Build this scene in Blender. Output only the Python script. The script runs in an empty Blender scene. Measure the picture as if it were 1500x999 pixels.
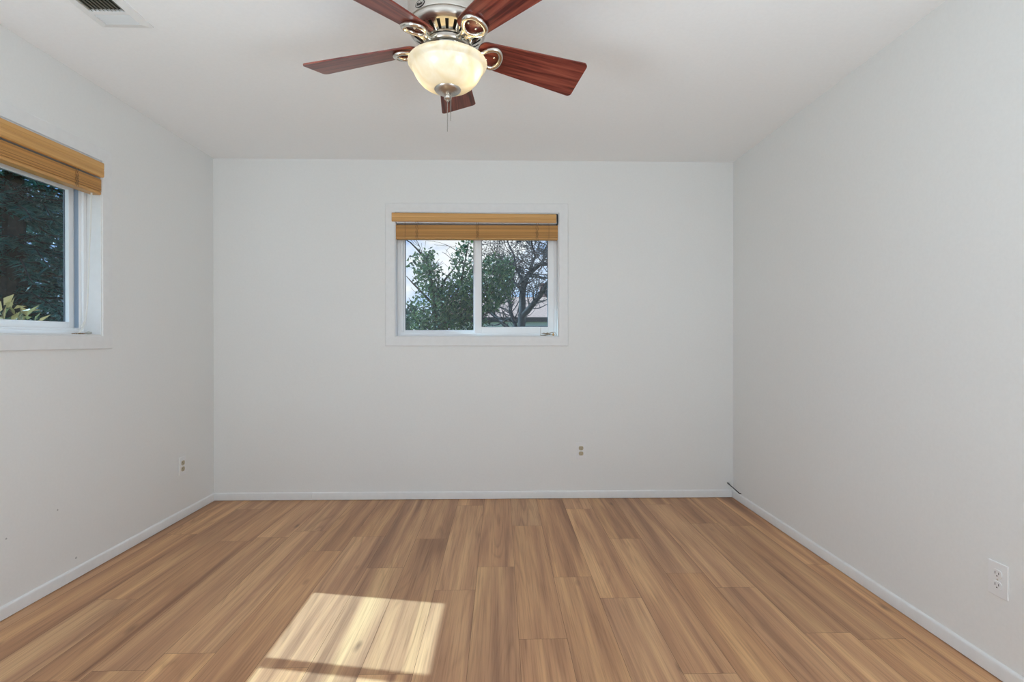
import bpy, math, random
from mathutils import Vector, Matrix, Quaternion
R = math.radians
sc = bpy.context.scene
col = sc.collection
ZC = 1.1515                      # camera height above the floor

# ------------------------------------------------------------------ camera
FPX = 765.0
cam = bpy.data.objects.new('camera', bpy.data.cameras.new('camera'))
col.objects.link(cam)
cam.data.sensor_width = 36.0
cam.data.lens = FPX * 36.0 / 1500.0
cam.data.clip_start = 0.02
cam.data.clip_end = 300
cam.location = (0, 0, ZC)
cam.rotation_euler = (R(90) - math.atan(2.5 / FPX), 0, -math.atan(17 / FPX))
sc.camera = cam

# ------------------------------------------------------------------ view, world, sun, area light
sc.view_settings.view_transform = 'Standard'
sc.view_settings.look = 'None'
sc.view_settings.gamma = 1.0
sc.view_settings.use_curve_mapping = False
sc.view_settings.exposure = 0.0
sc.cycles.use_denoising = True
sc.cycles.max_bounces = 14
sc.cycles.diffuse_bounces = 7
sc.cycles.glossy_bounces = 4
sc.cycles.transparent_max_bounces = 24
sc.cycles.sample_clamp_indirect = 12.0
sc.cycles.caustics_reflective = False
sc.cycles.caustics_refractive = False

SKY_STRENGTH = 1.12
SUN_STRENGTH = 9.5
LEFT_POWER = 102.0
RIGHT_POWER = 98.0
LAMP_POWER = 0.30

world = bpy.data.worlds.new('sky_world')
sc.world = world
world.use_nodes = True
wt = world.node_tree
wt.nodes.clear()


def nd(t, typ, **kw):
    n = t.nodes.new(typ)
    for k, v in kw.items():
        setattr(n, k, v)
    return n


def ramp(t, stops, interp='LINEAR'):
    n = t.nodes.new('ShaderNodeValToRGB')
    n.color_ramp.interpolation = interp
    e = n.color_ramp.elements
    while len(e) < len(stops):
        e.new(0.5)
    for el, (p, c) in zip(e, stops):
        el.position = p
        el.color = (*c, 1) if len(c) == 3 else c
    return n


def mixc(t, fac, a, b, mode='MIX'):
    n = t.nodes.new('ShaderNodeMix')
    n.data_type = 'RGBA'
    n.blend_type = mode
    for sock, v in ((n.inputs[0], fac), (n.inputs[6], a), (n.inputs[7], b)):
        if hasattr(v, 'is_linked') or hasattr(v, 'links'):
            t.links.new(v, sock)
        elif isinstance(v, (int, float)):
            sock.default_value = v
        else:
            sock.default_value = (*v, 1)
    return n.outputs[2]


def math_n(t, op, a, b=None, clamp=False):
    n = t.nodes.new('ShaderNodeMath')
    n.operation = op
    n.use_clamp = clamp
    for i, v in enumerate((a, b)):
        if v is None:
            continue
        if isinstance(v, (int, float)):
            n.inputs[i].default_value = v
        else:
            t.links.new(v, n.inputs[i])
    return n.outputs[0]


tc = nd(wt, 'ShaderNodeTexCoord')
sep = nd(wt, 'ShaderNodeSeparateXYZ')
wt.links.new(tc.outputs['Generated'], sep.inputs[0])
grad = ramp(wt, [(0.0, (0.55, 0.66, 0.78)), (0.05, (0.40, 0.60, 0.92)), (0.22, (0.20, 0.42, 0.86)), (1.0, (0.10, 0.25, 0.62))])
wt.links.new(sep.outputs[2], grad.inputs[0])
mp = nd(wt, 'ShaderNodeMapping')
mp.inputs['Scale'].default_value = (3.2, 3.2, 7.0)
mp.inputs['Location'].default_value = (0.35, 0.1, 0.2)
wt.links.new(tc.outputs['Generated'], mp.inputs[0])
cn = nd(wt, 'ShaderNodeTexNoise')
cn.inputs['Scale'].default_value = 1.3
cn.inputs['Detail'].default_value = 7
cn.inputs['Roughness'].default_value = 0.55
wt.links.new(mp.outputs[0], cn.inputs['Vector'])
cr = ramp(wt, [(0.52, (0, 0, 0)), (0.70, (1, 1, 1))])
# a bank of white cloud to the north-north-west, clearer sky elsewhere
vd = nd(wt, 'ShaderNodeVectorMath', operation='DOT_PRODUCT')
wt.links.new(tc.outputs['Generated'], vd.inputs[0])
vd.inputs[1].default_value = Vector((-0.13, 0.98, 0.13)).normalized()
vr = ramp(wt, [(0.955, (0, 0, 0)), (0.998, (1, 1, 1))])
wt.links.new(vd.outputs['Value'], vr.inputs[0])
wt.links.new(math_n(wt, 'ADD', cn.outputs[0], math_n(wt, 'MULTIPLY', vr.outputs[0], 0.16)), cr.inputs[0])
skyc = mixc(wt, cr.outputs[0], grad.outputs[0], (0.92, 0.92, 0.95))
bg = nd(wt, 'ShaderNodeBackground')
bg.inputs[1].default_value = SKY_STRENGTH
wt.links.new(skyc, bg.inputs[0])
wo = nd(wt, 'ShaderNodeOutputWorld')
wt.links.new(bg.outputs[0], wo.inputs[0])

SUN_DIR = Vector((1.0, -0.188, -0.985)).normalized()
sun = bpy.data.objects.new('sun', bpy.data.lights.new('sun', 'SUN'))
col.objects.link(sun)
sun.data.energy = SUN_STRENGTH
sun.data.angle = R(0.5)
sun.data.color = (0.53, 0.80, 1.0)
sun.location = (-9, 5, 9)
sun.rotation_euler = SUN_DIR.to_track_quat('-Z', 'Y').to_euler()


def area(name, loc, direction, sx, sy, power, color):
    o = bpy.data.objects.new(name, bpy.data.lights.new(name, 'AREA'))
    col.objects.link(o)
    o.data.shape = 'RECTANGLE'
    o.data.size = sx
    o.data.size_y = sy
    o.data.energy = power
    o.data.color = color
    o.location = loc
    o.rotation_euler = Vector(direction).to_track_quat('-Z', 'Z').to_euler()
    return o


# added fill lights, unseen behind the camera, aimed upwards to brighten the room
XL, XR, YB, YR, ZT = -2.045, 1.695, 3.769, -1.6, 2.44
area('fill_light_left', (XL - 0.30, -0.45, 0.68), (1, 0.25, 4.2), 1.5, 1.2, LEFT_POWER, (0.76, 0.89, 1.0))
area('fill_light_right', (XR + 0.30, -0.45, 0.68), (-1, 0.25, 4.2), 1.5, 1.2, RIGHT_POWER, (0.76, 0.89, 1.0))

# ------------------------------------------------------------------ mesh helpers


class MB:
    def __init__(self):
        self.v, self.f, self.m, self.mats = [], [], [], []
        self.cur = 0

    def mat(self, i):
        self.cur = i
        return self

    def face(self, idx):
        self.f.append(tuple(idx))
        self.m.append(self.cur)

    def add(self, vs, fs):
        b = len(self.v)
        self.v += [tuple(p) for p in vs]
        for f in fs:
            self.face([b + i for i in f])
        return self

    def box(self, x0, x1, y0, y1, z0, z1):
        vs = [(x, y, z) for x in (x0, x1) for y in (y0, y1) for z in (z0, z1)]
        return self.add(vs, [(0, 1, 3, 2), (4, 6, 7, 5), (0, 4, 5, 1), (2, 3, 7, 6), (0, 2, 6, 4), (1, 5, 7, 3)])

    def rbox(self, x0, x1, y0, y1, z0, z1, r=0.003):
        """box with chamfered edges"""
        c = [(x0 + x1) / 2, (y0 + y1) / 2, (z0 + z1) / 2]
        h = [(x1 - x0) / 2, (y1 - y0) / 2, (z1 - z0) / 2]
        r = min(r, *(q * 0.49 for q in h))
        vs, key = [], {}
        for sx in (-1, 1):
            for sy in (-1, 1):
                for sz in (-1, 1):
                    for a in range(3):
                        d = [h[0] - r, h[1] - r, h[2] - r]
                        d[a] = h[a]
                        key[(sx, sy, sz, a)] = len(vs)
                        vs.append((c[0] + sx * d[0], c[1] + sy * d[1], c[2] + sz * d[2]))
        fs = []
        S = (-1, 1)
        for a in range(3):
            b, d = (a + 1) % 3, (a + 2) % 3
            for s in S:
                q = []
                for (p, w) in ((-1, -1), (1, -1), (1, 1), (-1, 1)):
                    t = [0, 0, 0]
                    t[a], t[b], t[d] = s, p, w
                    q.append(key[(*t, a)])
                fs.append(q if s > 0 else q[::-1])
            for p in S:
                for w in S:
                    q = []
                    for s, ax in ((-1, b), (-1, d), (1, d), (1, b)):
                        t = [0, 0, 0]
                        t[a], t[b], t[d] = s, p, w
                        q.append(key[(*t, ax)])
                    fs.append(q if p * w > 0 else q[::-1])
        for sx in S:
            for sy in S:
                for sz in S:
                    q = [key[(sx, sy, sz, a)] for a in range(3)]
                    fs.append(q if sx * sy * sz > 0 else q[::-1])
        return self.add(vs, fs)

    def lathe(self, prof, c=(0, 0, 0), n=48, cap0=False, cap1=False):
        """prof = [(r, z)], about a vertical axis through c"""
        b = len(self.v)
        for r, z in prof:
            for k in range(n):
                a = 2 * math.pi * k / n
                self.v.append((c[0] + r * math.cos(a), c[1] + r * math.sin(a), c[2] + z))
        for i in range(len(prof) - 1):
            for k in range(n):
                k2 = (k + 1) % n
                self.face((b + i * n + k, b + i * n + k2, b + (i + 1) * n + k2, b + (i + 1) * n + k))
        if cap0:
            self.face([b + k for k in range(n)][::-1])
        if cap1:
            self.face([b + (len(prof) - 1) * n + k for k in range(n)])
        return self

    def tube(self, pts, rad, n=8, closed=False, caps=True):
        pts = [Vector(p) for p in pts]
        m = len(pts)
        rad = rad if isinstance(rad, (list, tuple)) else [rad] * m
        b = len(self.v)
        prev = None
        for i, p in enumerate(pts):
            if closed:
                t = pts[(i + 1) % m] - pts[i - 1]
            else:
                t = pts[min(i + 1, m - 1)] - pts[max(i - 1, 0)]
            t = t.normalized() if t.length > 1e-9 else Vector((0, 0, 1))
            if prev is None:
                u = t.orthogonal().normalized()
            else:
                u = prev - t * prev.dot(t)
                u = u.normalized() if u.length > 1e-6 else t.orthogonal().normalized()
            prev = u
            w = t.cross(u)
            for k in range(n):
                a = 2 * math.pi * k / n
                q = p + (u * math.cos(a) + w * math.sin(a)) * rad[i]
                self.v.append(tuple(q))
        for i in range(m if closed else m - 1):
            j = (i + 1) % m
            for k in range(n):
                k2 = (k + 1) % n
                self.face((b + i * n + k, b + i * n + k2, b + j * n + k2, b + j * n + k))
        if caps and not closed:
            self.face([b + k for k in range(n)][::-1])
            self.face([b + (m - 1) * n + k for k in range(n)])
        return self

    def prism(self, poly, fn, t0, t1):
        """poly of (a, b) extruded along c from t0 to t1; fn(a, b, c) -> point"""
        n = len(poly)
        vs = [fn(a, b, t0) for a, b in poly] + [fn(a, b, t1) for a, b in poly]
        fs = [list(range(n))[::-1], list(range(n, 2 * n))]
        fs += [(i, (i + 1) % n, n + (i + 1) % n, n + i) for i in range(n)]
        return self.add(vs, fs)

    def sphere(self, c, r, n=10, m=6, sz=1.0):
        prof = [(max(1e-5, r * math.sin(math.pi * i / m)), -r * sz * math.cos(math.pi * i / m)) for i in range(m + 1)]
        return self.lathe(prof, c, n)

    def build(self, name, mats, parent=None, smooth=None, fix=True):
        off = Vector((0, 0, 0))
        p = parent
        while p is not None:
            off += p.location
            p = p.parent
        me = bpy.data.meshes.new(name)
        me.from_pydata([tuple(Vector(v) - off) for v in self.v], [], self.f)
        mats = mats if isinstance(mats, (list, tuple)) else [mats]
        for m in mats:
            me.materials.append(m)
        if len(mats) > 1:
            me.polygons.foreach_set('material_index', self.m)
        if fix:
            import bmesh
            bm = bmesh.new()
            bm.from_mesh(me)
            bmesh.ops.recalc_face_normals(bm, faces=bm.faces)
            bm.to_mesh(me)
            bm.free()
        if smooth is not None:
            me.shade_smooth()
            me.set_sharp_from_angle(angle=R(smooth))
        me.update()
        o = bpy.data.objects.new(name, me)
        col.objects.link(o)
        if parent is not None:
            o.parent = parent
        return o


def tag(o, label, cat, group=None, kind=None):
    o['label'] = label
    o['category'] = cat
    if group:
        o['group'] = group
    if kind:
        o['kind'] = kind
    return o


def struct(o, label=None):
    o['kind'] = 'structure'
    if label:
        o['label'] = label
    return o


def empty(name, loc):
    o = bpy.data.objects.new(name, None)
    o.location = loc
    o.empty_display_size = 0.05
    col.objects.link(o)
    return o


# ------------------------------------------------------------------ materials
def pbr(name, color, rough=0.5, metal=0.0, spec=0.5, **kw):
    m = bpy.data.materials.new(name)
    m.use_nodes = True
    b = m.node_tree.nodes['Principled BSDF']
    b.inputs['Base Color'].default_value = (*color, 1)
    b.inputs['Roughness'].default_value = rough
    b.inputs['Metallic'].default_value = metal
    b.inputs['Specular IOR Level'].default_value = spec
    for k, v in kw.items():
        b.inputs[k].default_value = v
    return m


def bsdf(m):
    return m.node_tree.nodes['Principled BSDF']


def noisy(m, scale, amount, stretch=(1, 1, 1), detail=4, coord='Object', bump=0.0):
    """soft procedural variation of a plain material"""
    t = m.node_tree
    b = bsdf(m)
    tcn = nd(t, 'ShaderNodeTexCoord')
    mpn = nd(t, 'ShaderNodeMapping')
    mpn.inputs['Scale'].default_value = stretch
    t.links.new(tcn.outputs[coord], mpn.inputs[0])
    nz = nd(t, 'ShaderNodeTexNoise')
    nz.inputs['Scale'].default_value = scale
    nz.inputs['Detail'].default_value = detail
    t.links.new(mpn.outputs[0], nz.inputs['Vector'])
    c = tuple(b.inputs['Base Color'].default_value)[:3]
    rp = ramp(t, [(0.3, tuple(x * (1 - amount) for x in c)), (0.7, tuple(min(1, x * (1 + amount)) for x in c))])
    t.links.new(nz.outputs[0], rp.inputs[0])
    t.links.new(rp.outputs[0], b.inputs['Base Color'])
    if bump:
        bp = nd(t, 'ShaderNodeBump')
        bp.inputs['Strength'].default_value = bump
        bp.inputs['Distance'].default_value = 0.002
        t.links.new(nz.outputs[0], bp.inputs['Height'])
        t.links.new(bp.outputs[0], b.inputs['Normal'])
    return m


def grain(name, dark, mid, light, axis, rough, freq=60.0, length=2.0):
    """wood whose grain runs along the given object axis (0, 1, 2)"""
    m = pbr(name, mid, rough)
    t = m.node_tree
    tcn = nd(t, 'ShaderNodeTexCoord')
    mpn = nd(t, 'ShaderNodeMapping')
    s = [freq, freq, freq]
    s[axis] = length
    mpn.inputs['Scale'].default_value = s
    t.links.new(tcn.outputs['Object'], mpn.inputs[0])
    nz = nd(t, 'ShaderNodeTexNoise')
    nz.inputs['Scale'].default_value = 1.0
    nz.inputs['Detail'].default_value = 5
    nz.inputs['Distortion'].default_value = 0.4
    t.links.new(mpn.outputs[0], nz.inputs['Vector'])
    rp = ramp(t, [(0.30, dark), (0.5, mid), (0.70, light)])
    t.links.new(nz.outputs[0], rp.inputs[0])
    t.links.new(rp.outputs[0], bsdf(m).inputs['Base Color'])
    return m


M = {}
M['wall'] = noisy(pbr('wall_paint', (0.79, 0.79, 0.775), 0.75, spec=0.25), 90, 0.012, bump=0.08)
M['ceiling'] = noisy(pbr('ceiling_paint', (0.90, 0.90, 0.895), 0.85, spec=0.2), 70, 0.012, bump=0.10)
M['trim'] = noisy(pbr('trim_paint', (0.775, 0.775, 0.77), 0.45, spec=0.4), 30, 0.02)
M['vinyl'] = pbr('white_vinyl', (0.84, 0.85, 0.86), 0.35)
M['gasket'] = pbr('grey_gasket', (0.10, 0.12, 0.15), 0.6)
M['plate'] = pbr('white_plastic', (0.80, 0.80, 0.80), 0.35)
M['ivory'] = pbr('ivory_plastic', (0.46, 0.40, 0.28), 0.4)
M['chain'] = pbr('chain_metal', (0.33, 0.31, 0.28), 0.45, metal=0.9)
M['slot'] = pbr('dark_slot', (0.02, 0.018, 0.015), 0.7)
M['nickel'] = noisy(pbr('brushed_nickel', (0.60, 0.56, 0.51), 0.30, metal=1.0), 40, 0.10, stretch=(1, 1, 30))
M['chrome'] = pbr('polished_nickel', (0.72, 0.69, 0.63), 0.16, metal=1.0)
M['black'] = pbr('black_enamel', (0.012, 0.012, 0.012), 0.45)
M['bamboo'] = grain('blind_wood', (0.50, 0.27, 0.085), (0.60, 0.345, 0.12), (0.67, 0.40, 0.15), 0, 0.42, 130.0, 1.2)
M['bamboo_side'] = grain('blind_wood_side', (0.50, 0.27, 0.085), (0.60, 0.345, 0.12), (0.67, 0.40, 0.15), 1, 0.42, 130.0, 1.2)
for _k in ('bamboo', 'bamboo_side'):
    _t = M[_k].node_tree
    _b = bsdf(M[_k])
    _src = _b.inputs['Base Color'].links[0].from_socket
    _g = nd(_t, 'ShaderNodeNewGeometry')
    _r = ramp(_t, [(0.0, (0.72, 0.62, 0.55)), (0.5, (1.0, 0.95, 0.9)), (1.0, (1.18, 1.12, 1.05))])
    _t.links.new(_g.outputs['Random Per Island'], _r.inputs[0])
    _t.links.new(mixc(_t, 1.0, _src, _r.outputs[0], 'MULTIPLY'), _b.inputs['Base Color'])
M['cord'] = pbr('white_cord', (0.80, 0.79, 0.75), 0.7)
M['tan_cord'] = pbr('tan_cord', (0.26, 0.16, 0.075), 0.8)
M['wire'] = pbr('dark_cable', (0.03, 0.03, 0.032), 0.5)
M['register'] = pbr('register_enamel', (0.83, 0.83, 0.82), 0.4)
M['duct'] = pbr('duct_interior', (0.06, 0.055, 0.04), 0.8)
M['vane'] = pbr('vane_enamel', (0.66, 0.66, 0.65), 0.4)
M['louver'] = pbr('louver_enamel', (0.42, 0.40, 0.33), 0.55)


def glass_mat():
    m = bpy.data.materials.new('window_glass')
    m.use_nodes = True
    t = m.node_tree
    t.nodes.clear()
    tr = nd(t, 'ShaderNodeBsdfTransparent')
    tr.inputs[0].default_value = (0.96, 0.985, 0.98, 1)
    gl = nd(t, 'ShaderNodeBsdfGlossy')
    gl.inputs['Roughness'].default_value = 0.0
    fr = nd(t, 'ShaderNodeFresnel')
    fr.inputs[0].default_value = 1.52      # double glazing: four reflecting faces
    mx = nd(t, 'ShaderNodeMixShader')
    # only the face a ray enters by mirrors: the pane is not refracted, so its far face must not reflect totally
    ge = nd(t, 'ShaderNodeNewGeometry')
    front = math_n(t, 'SUBTRACT', 1.0, ge.outputs['Backfacing'])
    t.links.new(math_n(t, 'MULTIPLY', fr.outputs[0], front), mx.inputs[0])
    t.links.new(tr.outputs[0], mx.inputs[1])
    t.links.new(gl.outputs[0], mx.inputs[2])
    out = nd(t, 'ShaderNodeOutputMaterial')
    t.links.new(mx.outputs[0], out.inputs[0])
    return m


M['glass'] = glass_mat()


def floor_mat():
    m = pbr('oak_laminate', (0.3, 0.18, 0.1), 0.42, spec=0.35)
    t = m.node_tree
    b = bsdf(m)
    uv = nd(t, 'ShaderNodeUVMap')
    uv.uv_map = 'plank'
    at = nd(t, 'ShaderNodeVertexColor')
    at.layer_name = 'tone'
    sp = nd(t, 'ShaderNodeSeparateColor')
    t.links.new(at.outputs[0], sp.inputs[0])

    def noise(su, sv, detail, dist=0.0, rough=0.5, off=0.0):
        mp_ = nd(t, 'ShaderNodeMapping')
        mp_.inputs['Scale'].default_value = (su, sv, 1)
        mp_.inputs['Location'].default_value = (off, off * 0.7, 0)
        t.links.new(uv.outputs[0], mp_.inputs[0])
        n = nd(t, 'ShaderNodeTexNoise')
        n.inputs['Scale'].default_value = 1
        n.inputs['Detail'].default_value = detail
        n.inputs['Distortion'].default_value = dist
        n.inputs['Roughness'].default_value = rough
        t.links.new(mp_.outputs[0], n.inputs['Vector'])
        return n.outputs[0]

    broad = noise(13, 0.55, 4, 0.7, 0.45)
    fine = noise(170, 3.0, 3, 0.2, 0.6, 3.1)
    # broad heartwood / sapwood streaks
    r1 = ramp(t, [(0.26, (0.235, 0.115, 0.062)), (0.44, (0.41, 0.218, 0.114)), (0.56, (0.50, 0.280, 0.142)), (0.74, (0.64, 0.388, 0.190))])
    t.links.new(broad, r1.inputs[0])
    # cathedral figure: growth rings cut along the board
    warp = noise(6.5, 0.55, 1.5, 0.25, 0.5, 7.7)
    rings = math_n(t, 'MULTIPLY', warp, 15.0)
    rings = math_n(t, 'FRACT', rings)
    rr = ramp(t, [(0.0, (0.72, 0.72, 0.72)), (0.25, (1, 1, 1)), (0.8, (1.04, 1.04, 1.04)), (1.0, (0.74, 0.72, 0.70))])
    t.links.new(rings, rr.inputs[0])
    where = noise(9, 0.5, 1, 0.0, 0.5, 12.0)
    wr = ramp(t, [(0.48, (0, 0, 0)), (0.66, (1, 1, 1))])
    t.links.new(where, wr.inputs[0])
    wf = math_n(t, 'MULTIPLY', wr.outputs[0], 0.75)
    c = mixc(t, wf, r1.outputs[0], mixc(t, 1.0, r1.outputs[0], rr.outputs[0], 'MULTIPLY'))
    # fine pores
    fr = ramp(t, [(0.30, (0.70, 0.67, 0.64)), (0.52, (1.0, 1.0, 1.0)), (0.75, (1.10, 1.09, 1.06))])
    t.links.new(fine, fr.inputs[0])
    c = mixc(t, 0.8, c, fr.outputs[0], 'MULTIPLY')
    # knots
    mpk = nd(t, 'ShaderNodeMapping')
    mpk.inputs['Scale'].default_value = (7.0, 2.4, 1)
    t.links.new(uv.outputs[0], mpk.inputs[0])
    vo = nd(t, 'ShaderNodeTexVoronoi')
    vo.inputs['Scale'].default_value = 1.0
    vo.inputs['Randomness'].default_value = 1.0
    t.links.new(mpk.outputs[0], vo.inputs['Vector'])
    dist = math_n(t, 'ADD', vo.outputs['Distance'], math_n(t, 'MULTIPLY', noise(40, 10, 3, 0.5), 0.10))
    kr = ramp(t, [(0.07, (1, 1, 1)), (0.17, (0, 0, 0))])
    t.links.new(dist, kr.inputs[0])
    sel = nd(t, 'ShaderNodeSeparateColor')
    t.links.new(vo.outputs['Color'], sel.inputs[0])
    pick = math_n(t, 'GREATER_THAN', sel.outputs[0], 0.50)
    kf = math_n(t, 'MULTIPLY', math_n(t, 'MULTIPLY', kr.outputs[0], pick), 0.68)
    c = mixc(t, kf, c, (0.11, 0.06, 0.035))
    # board to board tone
    val = math_n(t, 'ADD', math_n(t, 'MULTIPLY', sp.outputs[0], 0.16), 1.03)
    cmb = nd(t, 'ShaderNodeCombineColor')
    t.links.new(val, cmb.inputs[0])
    t.links.new(math_n(t, 'MULTIPLY', val, math_n(t, 'ADD', math_n(t, 'MULTIPLY', sp.outputs[1], 0.05), 0.97)), cmb.inputs[1])
    t.links.new(math_n(t, 'MULTIPLY', val, math_n(t, 'ADD', math_n(t, 'MULTIPLY', sp.outputs[1], 0.14), 0.93)), cmb.inputs[2])
    c = mixc(t, 1.0, c, cmb.outputs[0], 'MULTIPLY')
    t.links.new(c, b.inputs['Base Color'])
    bp = nd(t, 'ShaderNodeBump')
    bp.inputs['Strength'].default_value = 0.12
    bp.inputs['Distance'].default_value = 0.001
    t.links.new(fine, bp.inputs['Height'])
    t.links.new(bp.outputs[0], b.inputs['Normal'])
    return m


M['floor'] = floor_mat()
M['underlay'] = pbr('board_joint', (0.10, 0.065, 0.04), 0.8)

# ------------------------------------------------------------------ room shell
TH = 0.16


def floor():
    rnd = random.Random(11)
    mb = MB()
    mb.mat(1).box(XL - TH, XR + TH, YR - TH, YB + TH, -0.20, -0.0012)
    mb.mat(0)
    W, L, g = 0.186, 1.22, 0.0006
    known = {0: 2.64, 1: 3.22, -1: 2.40, -2: 3.02, 2: 2.52, 3: 2.31, 4: 3.0, -3: 2.64, -5: 2.86, 5: 2.55}
    quads = []
    x0 = -0.115
    for k in range(-12, 12):
        xa, xb = x0 + k * W, x0 + (k + 1) * W
        if xb <= XL or xa >= XR:
            continue
        off = known.get(k, rnd.random() * L)
        j = -10
        while off + j * L < YB:
            ya, yb = off + j * L, off + (j + 1) * L
            j += 1
            if yb <= YR:
                continue
            A, B = max(xa, XL) + g, min(xb, XR) - g
            C, D = max(ya, YR) + g, min(yb, YB) - g
            if B - A < 0.002 or D - C < 0.002:
                continue
            mb.add([(A, C, 0), (B, C, 0), (B, D, 0), (A, D, 0)], [(0, 1, 2, 3)])
            quads.append((k, j, xa, ya))
    o = mb.build('floor', [M['floor'], M['underlay']], fix=False)
    me = o.data
    me.uv_layers.new(name='plank')
    me.color_attributes.new('tone', 'FLOAT_COLOR', 'CORNER')
    uvl, ca = me.uv_layers['plank'], me.color_attributes['tone']
    q = 0
    for p in me.polygons:
        if p.material_index == 1:
            continue
        k, j, xa, ya = quads[q]
        q += 1
        ou, ov = rnd.random() * 40, rnd.random() * 40
        tone = (rnd.random(), rnd.random(), rnd.random(), 1)
        for li in p.loop_indices:
            v = me.vertices[me.loops[li].vertex_index].co
            uvl.data[li].uv = (v.x - xa + ou, v.y - ya + ov)
            ca.data[li].color = tone
    struct(o, 'brown oak-look plank floor running towards the back wall')


floor()

SO = (-1.25, 0.35)                      # added unseen wall openings that let the fill lights in, along y
# openings: (low, high) along the wall and z range
W1 = (-0.757, 0.422, 1.17, 2.062)       # back wall window, along x
W2 = (1.541, 2.722, 1.17, 2.062)        # left wall window, along y

mb = MB()
mb.box(XL - TH, W1[0], YB, YB + TH, 0, ZT).box(W1[1], XR + TH, YB, YB + TH, 0, ZT)
mb.box(W1[0], W1[1], YB, YB + TH, 0, W1[2]).box(W1[0], W1[1], YB, YB + TH, W1[3], ZT)
struct(mb.build('wall_back', M['wall']), 'white painted back wall with the small window')
mb = MB()
mb.box(XL - TH, XL, YR - TH, SO[0], 0, ZT).box(XL - TH, XL, SO[0], SO[1], 2.09, ZT).box(XL - TH, XL, SO[1], W2[0], 0, ZT).box(XL - TH, XL, W2[1], YB, 0, ZT)
mb.box(XL - TH, XL, W2[0], W2[1], 0, W2[2]).box(XL - TH, XL, W2[0], W2[1], W2[3], ZT)


def wall_left_mat():
    """wall paint with three small nail marks near the floor"""
    m = M['wall'].copy()
    m.name = 'wall_paint_marked'
    t = m.node_tree
    b = bsdf(m)
    src = b.inputs['Base Color'].links[0].from_socket
    g = nd(t, 'ShaderNodeNewGeometry')
    acc = None
    for p, r in (((XL, 2.456, 0.363), 0.004), ((XL, 2.205, 0.326), 0.004), ((XL, 2.56, 0.098), 0.0055)):
        vm = nd(t, 'ShaderNodeVectorMath', operation='DISTANCE')
        t.links.new(g.outputs['Position'], vm.inputs[0])
        vm.inputs[1].default_value = p
        k = math_n(t, 'LESS_THAN', vm.outputs['Value'], r)
        acc = k if acc is None else math_n(t, 'ADD', acc, k, True)
    c = mixc(t, math_n(t, 'MULTIPLY', acc, 0.6), src, (0.22, 0.22, 0.22))
    t.links.new(c, b.inputs['Base Color'])
    return m


struct(mb.build('wall_left', wall_left_mat()), 'white painted left wall with the sunlit window')
mb = MB()
mb.box(XR, XR + TH, YR - TH, SO[0], 0, ZT).box(XR, XR + TH, SO[1], YB, 0, ZT).box(XR, XR + TH, SO[0], SO[1], 2.09, ZT)
struct(mb.build('wall_right', M['wall']), 'plain white painted right wall')
mb = MB()
mb.box(XL, XR, YR - TH, YR, 0, ZT)
struct(mb.build('wall_rear', M['wall']), 'plain white wall behind the viewer')
mb = MB()
mb.box(XL - TH, XR + TH, YR - TH, YB + TH, ZT, ZT + 0.15)
struct(mb.build('ceiling', M['ceiling']), 'flat white painted ceiling')


mb = MB()
mb.box(XL - 3.3, XL - TH, -2.2, 0.9, 2.42, 2.56)  # unseen slab added to block direct sun from the left side opening
struct(mb.build('sun_blocker', M['trim']), 'added unseen white slab keeping sun out of the left side opening')


def baseboard(name, pts, label):
    """pts: polyline of the wall foot; profile 55 mm high with an eased top"""
    prof = [(0.0, 0.003), (0.010, 0.003), (0.010, 0.046), (0.0085, 0.051), (0.005, 0.0545), (0.0, 0.056)]
    mb_ = MB()
    for (p, q, nrm) in pts:
        n = len(prof)
        vs = []
        for e in (p, q):
            for d, z in prof:
                vs.append((e[0] + nrm[0] * d, e[1] + nrm[1] * d, z))
        fs = [(i, (i + 1) % n, n + (i + 1) % n, n + i) for i in range(n)]
        fs += [list(range(n))[::-1], list(range(n, 2 * n))]
        mb_.add(vs, fs)
    return struct(mb_.build(name, M['trim'], smooth=35), label)


baseboard('baseboard_left', [((XL, SO[1]), (XL, YB), (1, 0))], 'low white baseboard along the left wall')
baseboard('baseboard_back', [((XL + 0.010, YB), (-1.3515, YB), (0, -1)), ((-1.3495, YB), (XR - 0.012, YB), (0, -1))],
          'low white baseboard along the back wall with a butt joint')
baseboard('baseboard_right', [((XR, SO[1]), (XR, YB), (-1, 0))], 'low white baseboard along the right wall')

# ------------------------------------------------------------------ windows


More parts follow.
